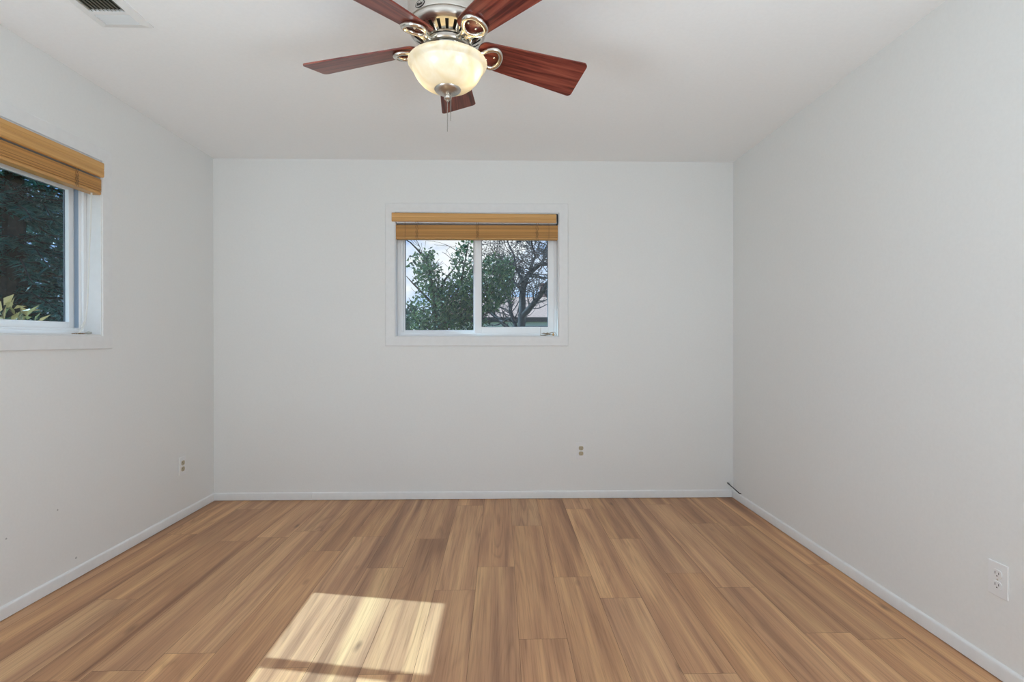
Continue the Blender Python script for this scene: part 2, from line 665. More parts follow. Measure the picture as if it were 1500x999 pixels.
def make_window(name, axis, W, wall, sgn, panes, label):
    """axis 'x' (back wall) or 'y' (left wall). Local frame: a along the wall, d outwards from the room face, z up."""
    a0, a1, z0, z1 = W

    def P(a, d, z):
        return (a, wall + sgn * d, z) if axis == 'x' else (wall + sgn * d, a, z)

    def bx(mb_, A0, A1, D0, D1, Z0, Z1, r=0.002):
        p, q = P(A0, D0, Z0), P(A1, D1, Z1)
        mb_.rbox(min(p[0], q[0]), max(p[0], q[0]), min(p[1], q[1]), max(p[1], q[1]), min(p[2], q[2]), max(p[2], q[2]), r)

    root = empty(name, P((a0 + a1) / 2, 0, z0))
    struct(root, label)
    # casing: four flat mitred boards on the wall face
    mb_ = MB()
    cw, ct = 0.067, 0.009
    o_ = [(a0 - cw, z0 - cw), (a1 + cw, z0 - cw), (a1 + cw, z1 + cw), (a0 - cw, z1 + cw)]
    i_ = [(a0, z0), (a1, z0), (a1, z1), (a0, z1)]
    e = 0.0025
    o2 = [(a0 - cw + e, z0 - cw + e), (a1 + cw - e, z0 - cw + e), (a1 + cw - e, z1 + cw - e), (a0 - cw + e, z1 + cw - e)]
    i2 = [(a0 - e, z0 - e), (a1 + e, z0 - e), (a1 + e, z1 + e), (a0 - e, z1 + e)]
    for k in range(4):
        j = (k + 1) % 4
        ring = [(o_, 0), (o_, -(ct - e)), (o2, -ct), (i2, -ct), (i_, -(ct - e)), (i_, 0)]
        vs = []
        for kk in (k, j):
            for poly, d in ring:
                vs.append(P(poly[kk][0], d, poly[kk][1]))
        n = len(ring)
        fs = [(i, (i + 1) % n, n + (i + 1) % n, n + i) for i in range(n)] + [list(range(n))[::-1], list(range(n, 2 * n))]
        mb_.add(vs, fs)
    mb_.build('casing', M['trim'], root, smooth=40)
    # jamb lining of the reveal
    mb_ = MB()
    t = 0.006
    bx(mb_, a0, a0 + t, -0.004, 0.155, z0, z1)
    bx(mb_, a1 - t, a1, -0.004, 0.155, z0, z1)
    bx(mb_, a0, a1, -0.004, 0.155, z1 - t, z1)
    mb_.build('jamb', M['trim'], root)
    mb_ = MB()
    bx(mb_, a0, a1, -0.005, 0.155, z0, z0 + t)
    mb_.build('sill', M['trim'], root)
    # vinyl main frame with stepped track
    mb_ = MB()
    fa0, fa1, fz0, fz1 = a0 + t, a1 - t, z0 + t, z1 - t
    for (d0, d1, w, wb) in ((0.066, 0.078, 0.022, 0.020), (0.078, 0.150, 0.036, 0.030), (0.105, 0.112, 0.044, 0.036)):
        bx(mb_, fa0, fa0 + w, d0, d1, fz0, fz1)
        bx(mb_, fa1 - w, fa1, d0, d1, fz0, fz1)
        bx(mb_, fa0 + w, fa1 - w, d0, d1, fz0, fz0 + wb)
        bx(mb_, fa0 + w, fa1 - w, d0, d1, 1.925, fz1)
    mb_.build('frame', M['vinyl'], root, smooth=30)
    # sashes
    for (s0, s1, g0, g1, sz0, gz0, gz1, d0, d1) in panes:
        mb_ = MB()
        sz1 = 1.955
        bx(mb_, s0, g0, d0, d1, sz0, sz1)
        bx(mb_, g1, s1, d0, d1, sz0, sz1)
        bx(mb_, g0, g1, d0, d1, sz0, gz0)
        bx(mb_, g0, g1, d0, d1, gz1, sz1)
        # glazing bead
        dm = (d0 + d1) / 2
        b = 0.005
        for (q0, q1, y0, y1) in ((g0 - b, g0 + 0.0015, gz0, gz1), (g1 - 0.0015, g1 + b, gz0, gz1),
                                 (g0, g1, gz0 - b, gz0 + 0.0015), (g0, g1, gz1 - 0.0015, gz1 + b)):
            bx(mb_, q0, q1, d0 - 0.004, d0 + 0.002, y0, y1, 0.001)
        s = mb_.build('sash', M['vinyl'], root, smooth=30)
        mb_ = MB()
        p, q = P(g0 - 0.004, dm - 0.002, gz0 - 0.004), P(g1 + 0.004, dm + 0.002, gz1 + 0.004)
        mb_.box(min(p[0], q[0]), max(p[0], q[0]), min(p[1], q[1]), max(p[1], q[1]), p[2], q[2])
        mb_.build('glass', M['glass'], s)
        mb_ = MB()
        for (q0, q1, y0, y1) in ((g0 - 0.003, g0 + 0.0045, gz0, gz1), (g1 - 0.0045, g1 + 0.003, gz0, gz1),
                                 (g0, g1, gz0 - 0.003, gz0 + 0.003), (g0, g1, gz1 - 0.003, gz1 + 0.003)):
            bx(mb_, q0, q1, dm + 0.003, dm + 0.009, y0, y1, 0.001)
        mb_.build('gasket', M['gasket'], s)['label'] = 'dark rubber glazing seal'
    return root


make_window('window_1', 'x', W1, YB, 1,
            [(-0.728, -0.158, -0.704, -0.197, 1.19, 1.217, 1.893, 0.100, 0.124),
             (-0.190, 0.395, -0.140, 0.352, 1.19, 1.241, 1.893, 0.074, 0.098)],
            'small white sliding window in the back wall')
make_window('window_2', 'y', W2, XL, -1,
            [(1.580, 2.128, 1.610, 2.104, 1.19, 1.236, 1.893, 0.074, 0.098),
             (2.098, 2.676, 2.150, 2.642, 1.19, 1.236, 1.893, 0.100, 0.124)],
            'white sliding window in the left wall, cut by the photo edge')

w2 = bpy.data.objects['window_2']
mb = MB()
mb.rbox(XL - 0.100, XL - 0.0795, 2.6775, 2.6810, 1.21, 1.92, 0.0008)  # thin blue grey strip beside the sash stile
mb.build('sash_gap_strip', pbr('blue_grey_strip', (0.26, 0.33, 0.42), 0.4), w2)['label'] = 'thin blue grey strip between sash and frame'

# ------------------------------------------------------------------ wooden blinds


def make_blind(axis, wall, sgn, v0, v1, s0, s1, vz0, vz1, sz0, sz1, vd, sd, mat, label, cords, group=None, tilt=0.0):
    """v: valance span, s: slat span along the wall; vd / sd depth ranges (negative = into the room)"""
    def P(a, d, z):
        return (a, wall + sgn * d, z) if axis == 'x' else (wall + sgn * d, a, z)

    def bx(mb_, A0, A1, D0, D1, Z0, Z1, r=0.002):
        p, q = P(A0, D0, Z0), P(A1, D1, Z1)
        mb_.rbox(min(p[0], q[0]), max(p[0], q[0]), min(p[1], q[1]), max(p[1], q[1]), min(p[2], q[2]), max(p[2], q[2]), r)

    root = empty('wood_blind', P((s0 + s1) / 2, 0, sz0))
    tag(root, label, 'blind', group)
    # valance: board with eased lower edge, dropped slightly at one end
    mb_ = MB()
    d0, d1 = vd
    h = vz1 - vz0
    prof = [(d1, 0), (d1 - 0.004, 0), (d0 + 0.004, 0.0), (d0 + 0.001, 0.003), (d0, 0.007), (d0, h * 0.45), (d0 + 0.0015, h * 0.5), (d0, h * 0.55), (d0, h - 0.006),
            (d0 + 0.002, h - 0.002), (d0 + 0.006, h), (d1, h)]
    n = len(prof)
    vs = []
    for a, dz in ((v0, 0.0), (v1, -tilt)):
        for d, z in prof:
            vs.append(P(a, d, vz0 + z + dz))
    fs = [(i, (i + 1) % n, n + (i + 1) % n, n + i) for i in range(n)] + [list(range(n))[::-1], list(range(n, 2 * n))]
    mb_.add(vs, fs)
    # short return at each end of the valance
    mb_.build('valance', mat, root, smooth=30)
    mb_ = MB()
    bx(mb_, s0 + 0.004, s1 - 0.004, sd[0] + 0.004, sd[1] - 0.002, sz1 + 0.012, vz1 - 0.006)
    mb_.build('headrail', M['vinyl'], root)['label'] = 'white metal headrail'
    # gathered slats
    mb_ = MB()
    pitch = 0.0034
    k = 0
    rnd = random.Random(5)
    z = sz0 + 0.0185
    while z + 0.0028 < sz1:
        j = rnd.uniform(-0.0007, 0.0007)
        bx(mb_, s0 + j, s1 + j, sd[0] + j + 0.001, sd[1] + j, z, z + 0.0028, 0.0008)
        z += pitch
    mb_.build('slat_stack', mat, root)
    mb_ = MB()
    bx(mb_, s0, s1, sd[0], sd[1], sz0, sz0 + 0.018, 0.004)
    mb_.build('bottom_rail', mat, root, smooth=30)
    # ladder cords gathered in small loops
    for a in cords:
        mb_ = MB()
        for s in (-1, 1):
            pts = []
            for i in range(25):
                q = i / 24
                zz = sz0 + (vz0 + 0.004 - sz0) * q
                pts.append(P(a + s * (0.006 + 0.0035 * math.sin(q * 22 + s)), sd[0] - 0.002 - 0.0015 * math.sin(q * 30), zz))
            mb_.tube(pts, 0.0011, 5)
        for i in range(4):
            zz = sz0 + 0.012 + i * 0.013
            pts = [P(a + 0.006 * math.cos(w), sd[0] - 0.003 - 0.001 * math.sin(2 * w), zz + 0.004 * math.sin(w)) for w in [2 * math.pi * u / 12 for u in range(12)]]
            mb_.tube(pts, 0.001, 5, closed=True)
        mb_.build('ladder_cord', M['tan_cord'], root)
    return root, P, bx


b1, P1, bx1 = make_blind('x', YB, 1, -0.776, 0.402, -0.752, 0.4175, 1.995, 2.057, 1.872, 1.976, (-0.022, -0.008), (0.003, 0.050), M['bamboo'],
                         'honey wood slatted blind pulled up at the top of the back wall window',
                         (-0.60, -0.165, 0.265), 'raised wooden blinds', 0.006)
# dark end bracket left open at the right of the valance
mb = MB()
bx1(mb, 0.4095, 0.4145, -0.018, 0.05, 1.985, 2.05, 0.001)
bx1(mb, 0.398, 0.4145, -0.018, -0.014, 2.046, 2.051, 0.001)
mb.build('end_bracket', M['black'], b1)['label'] = 'dark metal end bracket'
for a in (-0.685, 0.350):
    mb = MB()
    mb.tube([P1(a, -0.001, 2.0), P1(a + 0.0008, -0.0015, 1.93), P1(a, -0.001, 1.876)], 0.0012, 5)
    mb.build('lift_cord', M['tan_cord'], b1)
# slack cord lying on the sill in the right corner
mb = MB()
rnd = random.Random(3)
pts = [P1(0.350, 0.012, 1.876), P1(0.353, 0.014, 1.80), P1(0.352, 0.018, 1.6), P1(0.354, 0.022, 1.4), P1(0.352, 0.026, 1.25), P1(0.340, 0.030, 1.182)]
for i in range(46):
    w = i * 0.62
    pts.append(P1(0.345 + 0.055 * math.cos(w) * (0.5 + 0.5 * math.sin(i * 0.37)), 0.034 + 0.018 * math.sin(w), 1.1785 + 0.0004 * i + 0.010 * max(0, math.sin(i * 0.8 + 1))))
mb.tube(pts[5:], 0.0016, 5)
mb.tube([P1(0.292, 0.03, 1.178), P1(0.292, 0.028, 1.215), P1(0.294, 0.03, 1.24)], 0.001, 5)
mb.tube([P1(0.295, 0.022, 1.179), P1(0.33, 0.02, 1.183), P1(0.355, 0.02, 1.197), P1(0.38, 0.02, 1.204), P1(0.40, 0.024, 1.199), P1(0.41, 0.03, 1.18)], 0.0014, 5)
mb.build('slack_cord', pbr('soiled_cord', (0.34, 0.27, 0.19), 0.8), b1)['label'] = 'tangle of thin pale cord on the sill'
mb = MB()
mb.lathe([(0.0015, 0.0), (0.0055, 0.002), (0.0065, 0.012), (0.004, 0.02), (0.0015, 0.022)], P1(0.385, 0.03, 1.1765), 10, True, True)
mb.build('cord_knob', M['bamboo'], b1, smooth=40)

b2, P2, bx2 = make_blind('y', XL, -1, 1.53, 2.700, 1.548, 2.712, 1.972, 2.046, 1.886, 1.968, (-0.034, -0.016), (-0.012, 0.040), M['bamboo_side'],
                         'honey wood slatted blind pulled up at the top of the left wall window',
                         (1.70, 2.12, 2.555), 'raised wooden blinds')
# long white pull cords of the left blind, ending on the sill
mb = MB()
for s in (0, 1):
    a = 2.662 + 0.006 * s
    mb.tube([P2(a, 0.002, 1.97), P2(a + 0.001, 0.004, 1.88), P2(a + 0.006, 0.012, 1.75), P2(a + 0.010 - 0.004 * s, 0.020, 1.60), P2(a + 0.011 - 0.004 * s, 0.026, 1.45),
             P2(a + 0.008 - 0.002 * s, 0.030, 1.33), P2(a - 0.002, 0.033, 1.25), P2(a - 0.018, 0.035, 1.205), P2(a - 0.036, 0.036, 1.184), P2(a - 0.052, 0.036, 1.1795)], 0.0019, 6)
pc = mb.build('pull_cord', M['cord'], b2)
pc['label'] = 'long white pull cords hanging to the sill'
mb = MB()
mb.tube([P2(2.652, 0.033, 1.240), P2(2.645, 0.034, 1.222), P2(2.638, 0.0345, 1.210)], [0.003, 0.0055, 0.004], 8)
mb.build('cord_joiner', M['cord'], pc, smooth=50)
mb = MB()
pts = [P2(2.60 + 0.06 * (i / 30) + 0.012 * math.sin(i * 1.1), 0.040 + 0.010 * math.cos(i * 0.9), 1.1785 + 0.003 * abs(math.sin(i * 0.7))) for i in range(31)]
mb.tube(pts, 0.0016, 5)
mb.build('slack_cord', M['tan_cord'], b2)
mb = MB()
mb.tube([P2(2.662, 0.030, 1.1835), P2(2.676, 0.030, 1.184), P2(2.695, 0.030, 1.1835)], [0.004, 0.0075, 0.005], 10)
mb.build('cord_knob', pbr('grey_knob', (0.45, 0.44, 0.40), 0.5), b2, smooth=50)

# ------------------------------------------------------------------ wall outlets


def make_outlet(loc, rot, face_mat, label):
    root = empty('wall_outlet', loc)
    tag(root, label, 'outlet', None)
    L = Vector(loc)

    def mk(name, fill, mat, parent, smooth=None):
        m_ = MB()
        fill(m_)
        m_.v = [tuple(Vector(v) + L) for v in m_.v]
        return m_.build(name, mat, parent, smooth)

    mk('cover_plate', lambda m_: m_.rbox(-0.035, 0.035, -0.006, 0.0, -0.0575, 0.0575, 0.003), M['plate'], root, 25)
    for s in (1, -1):
        zc = s * 0.0195
        poly = []
        for i in range(28):
            a = 2 * math.pi * i / 28
            poly.append((max(-0.0165, min(0.0165, 0.0175 * math.cos(a))), zc + max(-0.0140, min(0.0140, 0.0175 * math.sin(a)))))
        rc = mk('receptacle', lambda m_: m_.prism(poly, lambda a, b, c: (a, c, b), -0.0085, -0.004), face_mat, root)
        for (x, w, h, dz) in ((-0.0065, 0.0011, 0.0045, 0.003), (0.0065, 0.0011, 0.0038, 0.003)):
            mk('slot', lambda m_: m_.box(x - w, x + w, -0.0088, -0.006, zc + dz - h, zc + dz + h), M['slot'], rc)
        gp = [(0.0024 * math.cos(2 * math.pi * i / 12), zc - 0.0075 + max(-0.0015, 0.0026 * math.sin(2 * math.pi * i / 12))) for i in range(12)]
        mk('ground_hole', lambda m_: m_.prism(gp, lambda a, b, c: (a, c, b), -0.0088, -0.006), M['slot'], rc)
    mk('screw', lambda m_: m_.prism([(0.003 * math.cos(2 * math.pi * i / 12), 0.003 * math.sin(2 * math.pi * i / 12)) for i in range(12)],
                                    lambda a, b, c: (a, c, b), -0.0072, -0.005), M['nickel'], root)
    root.rotation_euler = (0, 0, rot)
    return root


make_outlet((0.583, YB, 0.345), 0, M['ivory'], 'wall outlet with ivory sockets on the back wall below the window')
make_outlet((XL, 3.398, 0.339), R(90), M['ivory'], 'wall outlet with ivory sockets on the left wall near the corner')
make_outlet((XR, 1.735, 0.335), R(-90), M['plate'], 'all-white wall outlet low on the right wall')

# ------------------------------------------------------------------ cable stub in the corner
mb = MB()
mb.tube([(XR - 0.002, 3.632, 0.064), (XR - 0.012, 3.640, 0.066), (XR - 0.020, 3.66, 0.076), (XR - 0.030, 3.69, 0.088), (XR - 0.040, 3.72, 0.099), (XR - 0.043, 3.735, 0.104)], 0.0038, 8)
cb = mb.build('cable', M['wire'], smooth=50)
tag(cb, 'short dark cable end poking out of the right wall above the baseboard', 'cable')
mb = MB()
mb.tube([(XR - 0.042, 3.731, 0.1028), (XR - 0.046, 3.752, 0.1095)], 0.0052, 10)
mb.build('connector', pbr('cable_connector', (0.12, 0.12, 0.12), 0.35, metal=0.8), cb, smooth=50)

# ------------------------------------------------------------------ ceiling register


def make_vent():
    x0, x1, y0, y1 = -1.634, -1.430, 1.800, 2.190
    root = empty('ceiling_vent', ((x0 + x1) / 2, (y0 + y1) / 2, ZT))
    tag(root, 'white metal ceiling vent with dark louvers at the upper left', 'vent')
    ix0, ix1 = x0 + 0.034, x1 - 0.032
    zf = ZT - 0.011
    m_ = MB()
    # flange: sloped frame around the core
    o_ = [(x0, y0), (x1, y0), (x1, y1), (x0, y1)]
    i_ = [(ix0, y0 + 0.03), (ix1, y0 + 0.03), (ix1, y1 - 0.03), (ix0, y1 - 0.03)]
    for k in range(4):
        j = (k + 1) % 4
        ring = [(o_, ZT), (o_, ZT - 0.005), (i_, zf), (i_, ZT)]
        vs = [(poly[kk][0], poly[kk][1], z) for kk in (k, j) for poly, z in ring]
        m_.add(vs, [(0, 1, 5, 4), (1, 2, 6, 5), (2, 3, 7, 6), (3, 0, 4, 7)])
    # bars between the three louver banks
    for yb in (2.085, 1.905):
        m_.box(ix0, ix1, yb - 0.010, yb + 0.010, zf, ZT)
    m_.build('flange', M['register'], root)
    m_ = MB()
    m_.box(ix0 - 0.002, ix1 + 0.002, y0 + 0.028, y1 - 0.028, ZT - 0.0008, ZT - 0.0002)
    m_.build('duct_opening', M['duct'], root)
    # middle bank: louvers along y, opened
    nl = 9
    for k in range(nl):
        xc = ix0 + (k + 0.5) * (ix1 - ix0) / nl
        m_ = MB()
        m_.add([(xc - 0.0045, 1.915, ZT - 0.0006), (xc - 0.0035, 1.915, ZT - 0.0006), (xc + 0.0035, 1.915, zf), (xc + 0.0025, 1.915, zf),
                (xc - 0.0045, 2.075, ZT - 0.0006), (xc - 0.0035, 2.075, ZT - 0.0006), (xc + 0.0035, 2.075, zf), (xc + 0.0025, 2.075, zf)],
               [(0, 1, 2, 3), (7, 6, 5, 4), (0, 4, 5, 1), (1, 5, 6, 2), (2, 6, 7, 3), (3, 7, 4, 0)])
        m_.build('louver', M['louver'], root)
    # end banks: louvers along x, facing the viewer
    for (ya, yb, s) in ((2.095, 2.160, 1), (1.830, 1.895, -1)):
        for k in range(6):
            yc = ya + (k + 0.5) * (yb - ya) / 6
            m_ = MB()
            a, b = (yc - 0.0055, yc + 0.0038)
            za, zb = (ZT - 0.001, zf) if s > 0 else (zf, ZT - 0.001)
            m_.add([(ix0, a, za), (ix1, a, za), (ix1, b, zb), (ix0, b, zb), (ix0, a, za + 0.0008), (ix1, a, za + 0.0008), (ix1, b, zb + 0.0008), (ix0, b, zb + 0.0008)],
                   [(0, 1, 2, 3), (7, 6, 5, 4), (0, 4, 5, 1), (1, 5, 6, 2), (2, 6, 7, 3), (3, 7, 4, 0)])
            m_.build('louver', M['vane'], root)


make_vent()

# ------------------------------------------------------------------ ceiling fan
FX, FY = -0.188, 1.872
HB = ZC + 1.05                     # blade plane


def fan_wood():
    m = pbr('cherry_blade', (0.2, 0.05, 0.035), 0.30, spec=0.5)
    t = m.node_tree
    uv = nd(t, 'ShaderNodeUVMap')
    uv.uv_map = 'blade'
    mp_ = nd(t, 'ShaderNodeMapping')
    mp_.inputs['Scale'].default_value = (3.5, 75, 1)
    t.links.new(uv.outputs[0], mp_.inputs[0])
    nz = nd(t, 'ShaderNodeTexNoise')
    nz.inputs['Scale'].default_value = 1
    nz.inputs['Detail'].default_value = 5
    nz.inputs['Distortion'].default_value = 0.6
    t.links.new(mp_.outputs[0], nz.inputs['Vector'])
    rp = ramp(t, [(0.34, (0.070, 0.012, 0.010)), (0.50, (0.185, 0.038, 0.026)), (0.68, (0.270, 0.072, 0.044))])
    t.links.new(nz.outputs[0], rp.inputs[0])
    t.links.new(rp.outputs[0], bsdf(m).inputs['Base Color'])
    return m


M['cherry'] = fan_wood()


def bowl_mat():
    m = bpy.data.materials.new('alabaster_glass')
    m.use_nodes = True
    t = m.node_tree
    t.nodes.clear()
    tcn = nd(t, 'ShaderNodeTexCoord')
    nz = nd(t, 'ShaderNodeTexNoise')
    nz.inputs['Scale'].default_value = 9
    nz.inputs['Detail'].default_value = 3
    nz.inputs['Distortion'].default_value = 2.2
    t.links.new(tcn.outputs['Object'], nz.inputs['Vector'])
    rp = ramp(t, [(0.3, (0.84, 0.74, 0.52)), (0.65, (0.93, 0.88, 0.74))])
    t.links.new(nz.outputs[0], rp.inputs[0])
    tl = nd(t, 'ShaderNodeBsdfTranslucent')
    df = nd(t, 'ShaderNodeBsdfDiffuse')
    gl = nd(t, 'ShaderNodeBsdfGlossy')
    gl.inputs['Roughness'].default_value = 0.25
    t.links.new(rp.outputs[0], tl.inputs[0])
    t.links.new(rp.outputs[0], df.inputs[0])
    m1 = nd(t, 'ShaderNodeMixShader')
    m1.inputs[0].default_value = 0.24
    t.links.new(df.outputs[0], m1.inputs[1])
    t.links.new(tl.outputs[0], m1.inputs[2])
    m2 = nd(t, 'ShaderNodeMixShader')
    m2.inputs[0].default_value = 0.05
    t.links.new(m1.outputs[0], m2.inputs[1])
    t.links.new(gl.outputs[0], m2.inputs[2])
    out = nd(t, 'ShaderNodeOutputMaterial')
    t.links.new(m2.outputs[0], out.inputs[0])
    return m


M['bowl'] = bowl_mat()


def make_fan():
    root = empty('ceiling_fan', (FX, FY, ZT))
    tag(root, 'five-blade cherry wood ceiling fan with brushed nickel body and lit glass bowl', 'ceiling fan')
    c = (FX, FY, ZC)
    top = ZT - ZC
    # motor housing: drum, groove, skirt
    m_ = MB()
    m_.lathe([(0.10, top), (0.128, top - 0.004), (0.138, top - 0.02), (0.1405, top - 0.06), (0.1405, 1.114), (0.139, 1.1095), (0.135, 1.108), (0.135, 1.105),
              (0.1375, 1.1035), (0.1375, 1.099), (0.134, 1.089), (0.127, 1.0815), (0.122, 1.0785)], c, 96)
    hs = m_.build('motor_housing', M['nickel'], root, smooth=35)
    # vented underside
    m_ = MB()
    n = 120
    prof = [(0.122, 1.0785), (0.1195, 1.0770), (0.1165, 1.0755), (0.103, 1.066), (0.088, 1.0575), (0.083, 1.056), (0.078, 1.056)]
    b = len(m_.v)
    for r, z in prof:
        for k in range(n):
            a = 2 * math.pi * (k + 0.5) / n
            m_.v.append((c[0] + r * math.cos(a), c[1] + r * math.sin(a), c[2] + z))
    for i in range(len(prof) - 1):
        for k in range(n):
            if i in (2, 3) and k % 5 < 2:
                continue
            k2 = (k + 1) % n
            m_.face((b + i * n + k, b + i * n + k2, b + (i + 1) * n + k2, b + (i + 1) * n + k))
    vent = m_.build('vented_base', M['chrome'], root, smooth=35)
    m_ = MB()
    m_.lathe([(0.121, 1.085), (0.078, 1.064)], c, 48)
    m_.build('inner_shroud', M['slot'], vent)
    # flywheel ring that carries the blades
    m_ = MB()
    m_.lathe([(0.060, 1.057), (0.074, 1.057), (0.077, 1.053), (0.077, 1.043), (0.074, 1.039), (0.05, 1.039)], c, 60)
    m_.build('flywheel', M['nickel'], root, smooth=35)
    # light kit fitter
    m_ = MB()
    m_.lathe([(0.045, 1.040), (0.060, 1.038), (0.064, 1.034), (0.064, 1.026), (0.084, 1.022), (0.092, 1.018), (0.092, 0.994), (0.088, 0.990), (0.03, 0.990)], c, 60)
    m_.build('light_fitter', M['chrome'], root, smooth=35)
    # lamps inside the bowl
    for k in range(2):
        a = R(-12 + 180 * k)
        m_ = MB()
        p = (c[0] + 0.052 * math.cos(a), c[1] + 0.052 * math.sin(a), c[2])
        m_.lathe([(0.009, 0.992), (0.009, 0.982), (0.015, 0.971), (0.017, 0.960), (0.012, 0.947), (0.0005, 0.943)], p, 16)
        bl = m_.build('bulb', pbr('bulb_glass', (0.9, 0.85, 0.7), 0.4, **{'Emission Color': (1, 0.80, 0.48, 1), 'Emission Strength': 2.0}), root, smooth=60)
        lt = bpy.data.objects.new('bulb_light', bpy.data.lights.new('bulb_light', 'POINT'))
        col.objects.link(lt)
        lt.data.energy = LAMP_POWER
        lt.data.color = (1.0, 0.80, 0.48)
        lt.data.shadow_soft_size = 0.012
        lt.parent = root
        lt.location = (0.088 * math.cos(a), 0.088 * math.sin(a), 0.946 + ZC - ZT)
    # bowl with flared lip
    m_ = MB()
    prof = [(0.1330, 0.9885), (0.1385, 0.9880), (0.1405, 0.9845), (0.1400, 0.9800), (0.1365, 0.9735), (0.1310, 0.9680), (0.1265, 0.9640), (0.1250, 0.9615), (0.1225, 0.9545),
            (0.1165, 0.942), (0.1075, 0.928), (0.0960, 0.915), (0.0820, 0.904), (0.0650, 0.896), (0.0460, 0.8915), (0.010, 0.890)]
    m_.lathe(prof, c, 96)
    bw = m_.build('glass_bowl', M['bowl'], root, smooth=50)
    bw['label'] = 'frosted cream alabaster glass bowl, lit'
    # finial
    m_ = MB()
    m_.lathe([(0.0465, 0.8935), (0.0475, 0.8905), (0.045, 0.886), (0.036, 0.880), (0.022, 0.876), (0.0125, 0.873), (0.0095, 0.870), (0.0105, 0.8665), (0.0135, 0.8625), (0.0130, 0.858),
              (0.009, 0.8545), (0.005, 0.853), (0.0055, 0.8505), (0.0035, 0.848), (0.0003, 0.8475)], c, 40)
    m_.build('finial', M['nickel'], root, smooth=40)
    # pull chains
    for (dx, dy, z0, z1) in ((-0.001, 0.0, 0.848, 0.742), (0.012, -0.010, 0.885, 0.776)):
        m_ = MB()
        z = z0
        while z > z1:
            m_.sphere((c[0] + dx, c[1] + dy, c[2] + z), 0.0015, 6, 4)
            z -= 0.0029
        m_.tube([(c[0] + dx, c[1] + dy, c[2] + z0), (c[0] + dx, c[1] + dy, c[2] + z1)], 0.0008, 4)
        m_.build('pull_chain', M['chain'], root)
    # emblem on the drum: dark oval rim, pale field and script stroke
    ea = -2.19
    er = 0.1406

    def E(u, v, d):
        a = ea + u / er
        return (c[0] + (er + d) * math.cos(a), c[1] + (er + d) * math.sin(a), c[2] + 1.123 + v)
    m_ = MB()
    oval = [(0.0215 * math.cos(2 * math.pi * i / 32), 0.0122 * math.sin(2 * math.pi * i / 32)) for i in range(32)]
    m_.mat(0).prism(oval, E, 0.0, 0.0012)
    m_.mat(1).prism([(a * 0.86, b * 0.80) for a, b in oval], E, 0.0011, 0.0016)
    m_.mat(0)
    # looping script-like strokes across the field
    strokes = [[(-0.0125, -0.005), (-0.0105, 0.005), (-0.0095, 0.006), (-0.0100, -0.004)], [(-0.0100, 0.0005), (-0.0060, 0.002), (-0.0045, 0.0065), (-0.0055, -0.004), (-0.003, -0.005)],
               [(-0.003, -0.004), (-0.0025, 0.001), (-0.001, -0.004), (0.0008, 0.001), (0.001, -0.004), (0.003, 0.001), (0.0032, -0.004), (0.005, -0.003)],
               [(0.005, 0.005), (0.0056, -0.004), (0.0072, -0.0035)], [(0.0075, -0.001), (0.0095, 0.001), (0.0085, 0.0018), (0.0078, -0.003), (0.0100, -0.004), (0.0115, 0.001), (0.0130, 0.0015)]]
    for s in strokes:
        m_.tube([E(u, v, 0.0018) for u, v in s], 0.0008, 5)
    em = m_.build('emblem', [M['black'], M['nickel']], root)
    em['label'] = 'small oval black emblem with script'
    # blades and irons
    DZ = [-0.0245, 0.0065, -0.0275, -0.042, -0.0007]
    DA = [1.65, -2.0, 1.5, -1.55, 0.45]
    DP = [-5.2, 0.1, 1.6, 1.8, 1.7]
    RT = 0.538
    for k in range(5):
        th = R(20.2 + 72 * k + DA[k])
        pt = R(-16.7 + DP[k])
        rr = Vector((math.cos(th), math.sin(th), 0))
        nn = Vector((-math.sin(th), math.cos(th), 0))
        ww = nn * math.cos(pt) + Vector((0, 0, 1)) * math.sin(pt)
        up = rr.cross(ww).normalized()
        base = Vector((FX, FY, HB))

        def B(r, w, d):
            return base + rr * r + ww * w + Vector((0, 0, DZ[k] * r / RT)) + up * d

        r0 = 0.112

        def half(r):
            return (0.114 + 0.045 * (r - 0.2) / 0.338) / 2
        poly = []
        # outline, corners rounded
        def corner(cx, cy, rad, a0, a1, m=7):
            for i in range(m):
                a = R(a0 + (a1 - a0) * i / (m - 1))
                poly.append((cx + rad * math.cos(a), cy + rad * math.sin(a)))
        rt = 0.016
        corner(RT - rt, half(RT) - rt, rt, 8, 82) if False else None
        corner(RT - rt, -(half(RT) - rt), rt, -84, 0)
        corner(RT - rt, half(RT) - rt, rt, 0, 84)
        rb = 0.030
        corner(r0 + rb, half(r0) - rb, rb, 96, 180)
        corner(r0 + rb, -(half(r0) - rb), rb, 180, 264)
        m_ = MB()
        m_.prism(poly, lambda a, b_, d: tuple(B(a, b_, d)), 0.0, 0.0055)
        bl = m_.build('blade', M['cherry'], root)
        uvl = bl.data.uv_layers.new(name='blade')
        for li, lp in enumerate(bl.data.loops):
            v = bl.data.vertices[lp.vertex_index].co + Vector((FX, FY, ZT)) - base
            uvl.data[li].uv = (v.dot(rr) + 3.1 * k, v.dot(ww) + 0.37 * k)
        # iron: arm from the flywheel flaring into an open loop under the blade
        m_ = MB()
        hub = Vector((FX, FY, ZC + 1.050))
        loop = []
        NL = 40
        for i in range(NL):
            a = 2 * math.pi * i / NL
            x = math.cos(a)
            w = 0.041 * math.sin(a) * (0.62 + 0.38 * (x + 1) / 2 + 0.12)
            loop.append(B(0.161 + 0.038 * x, w, -0.0075 - 0.004 * (1 - (x + 1) / 2)))
        m_.tube(loop, [0.0088 + 0.0012 * math.cos(2 * math.pi * i / NL) for i in range(NL)], 10, closed=True)
        inner = B(0.124, 0, -0.012)
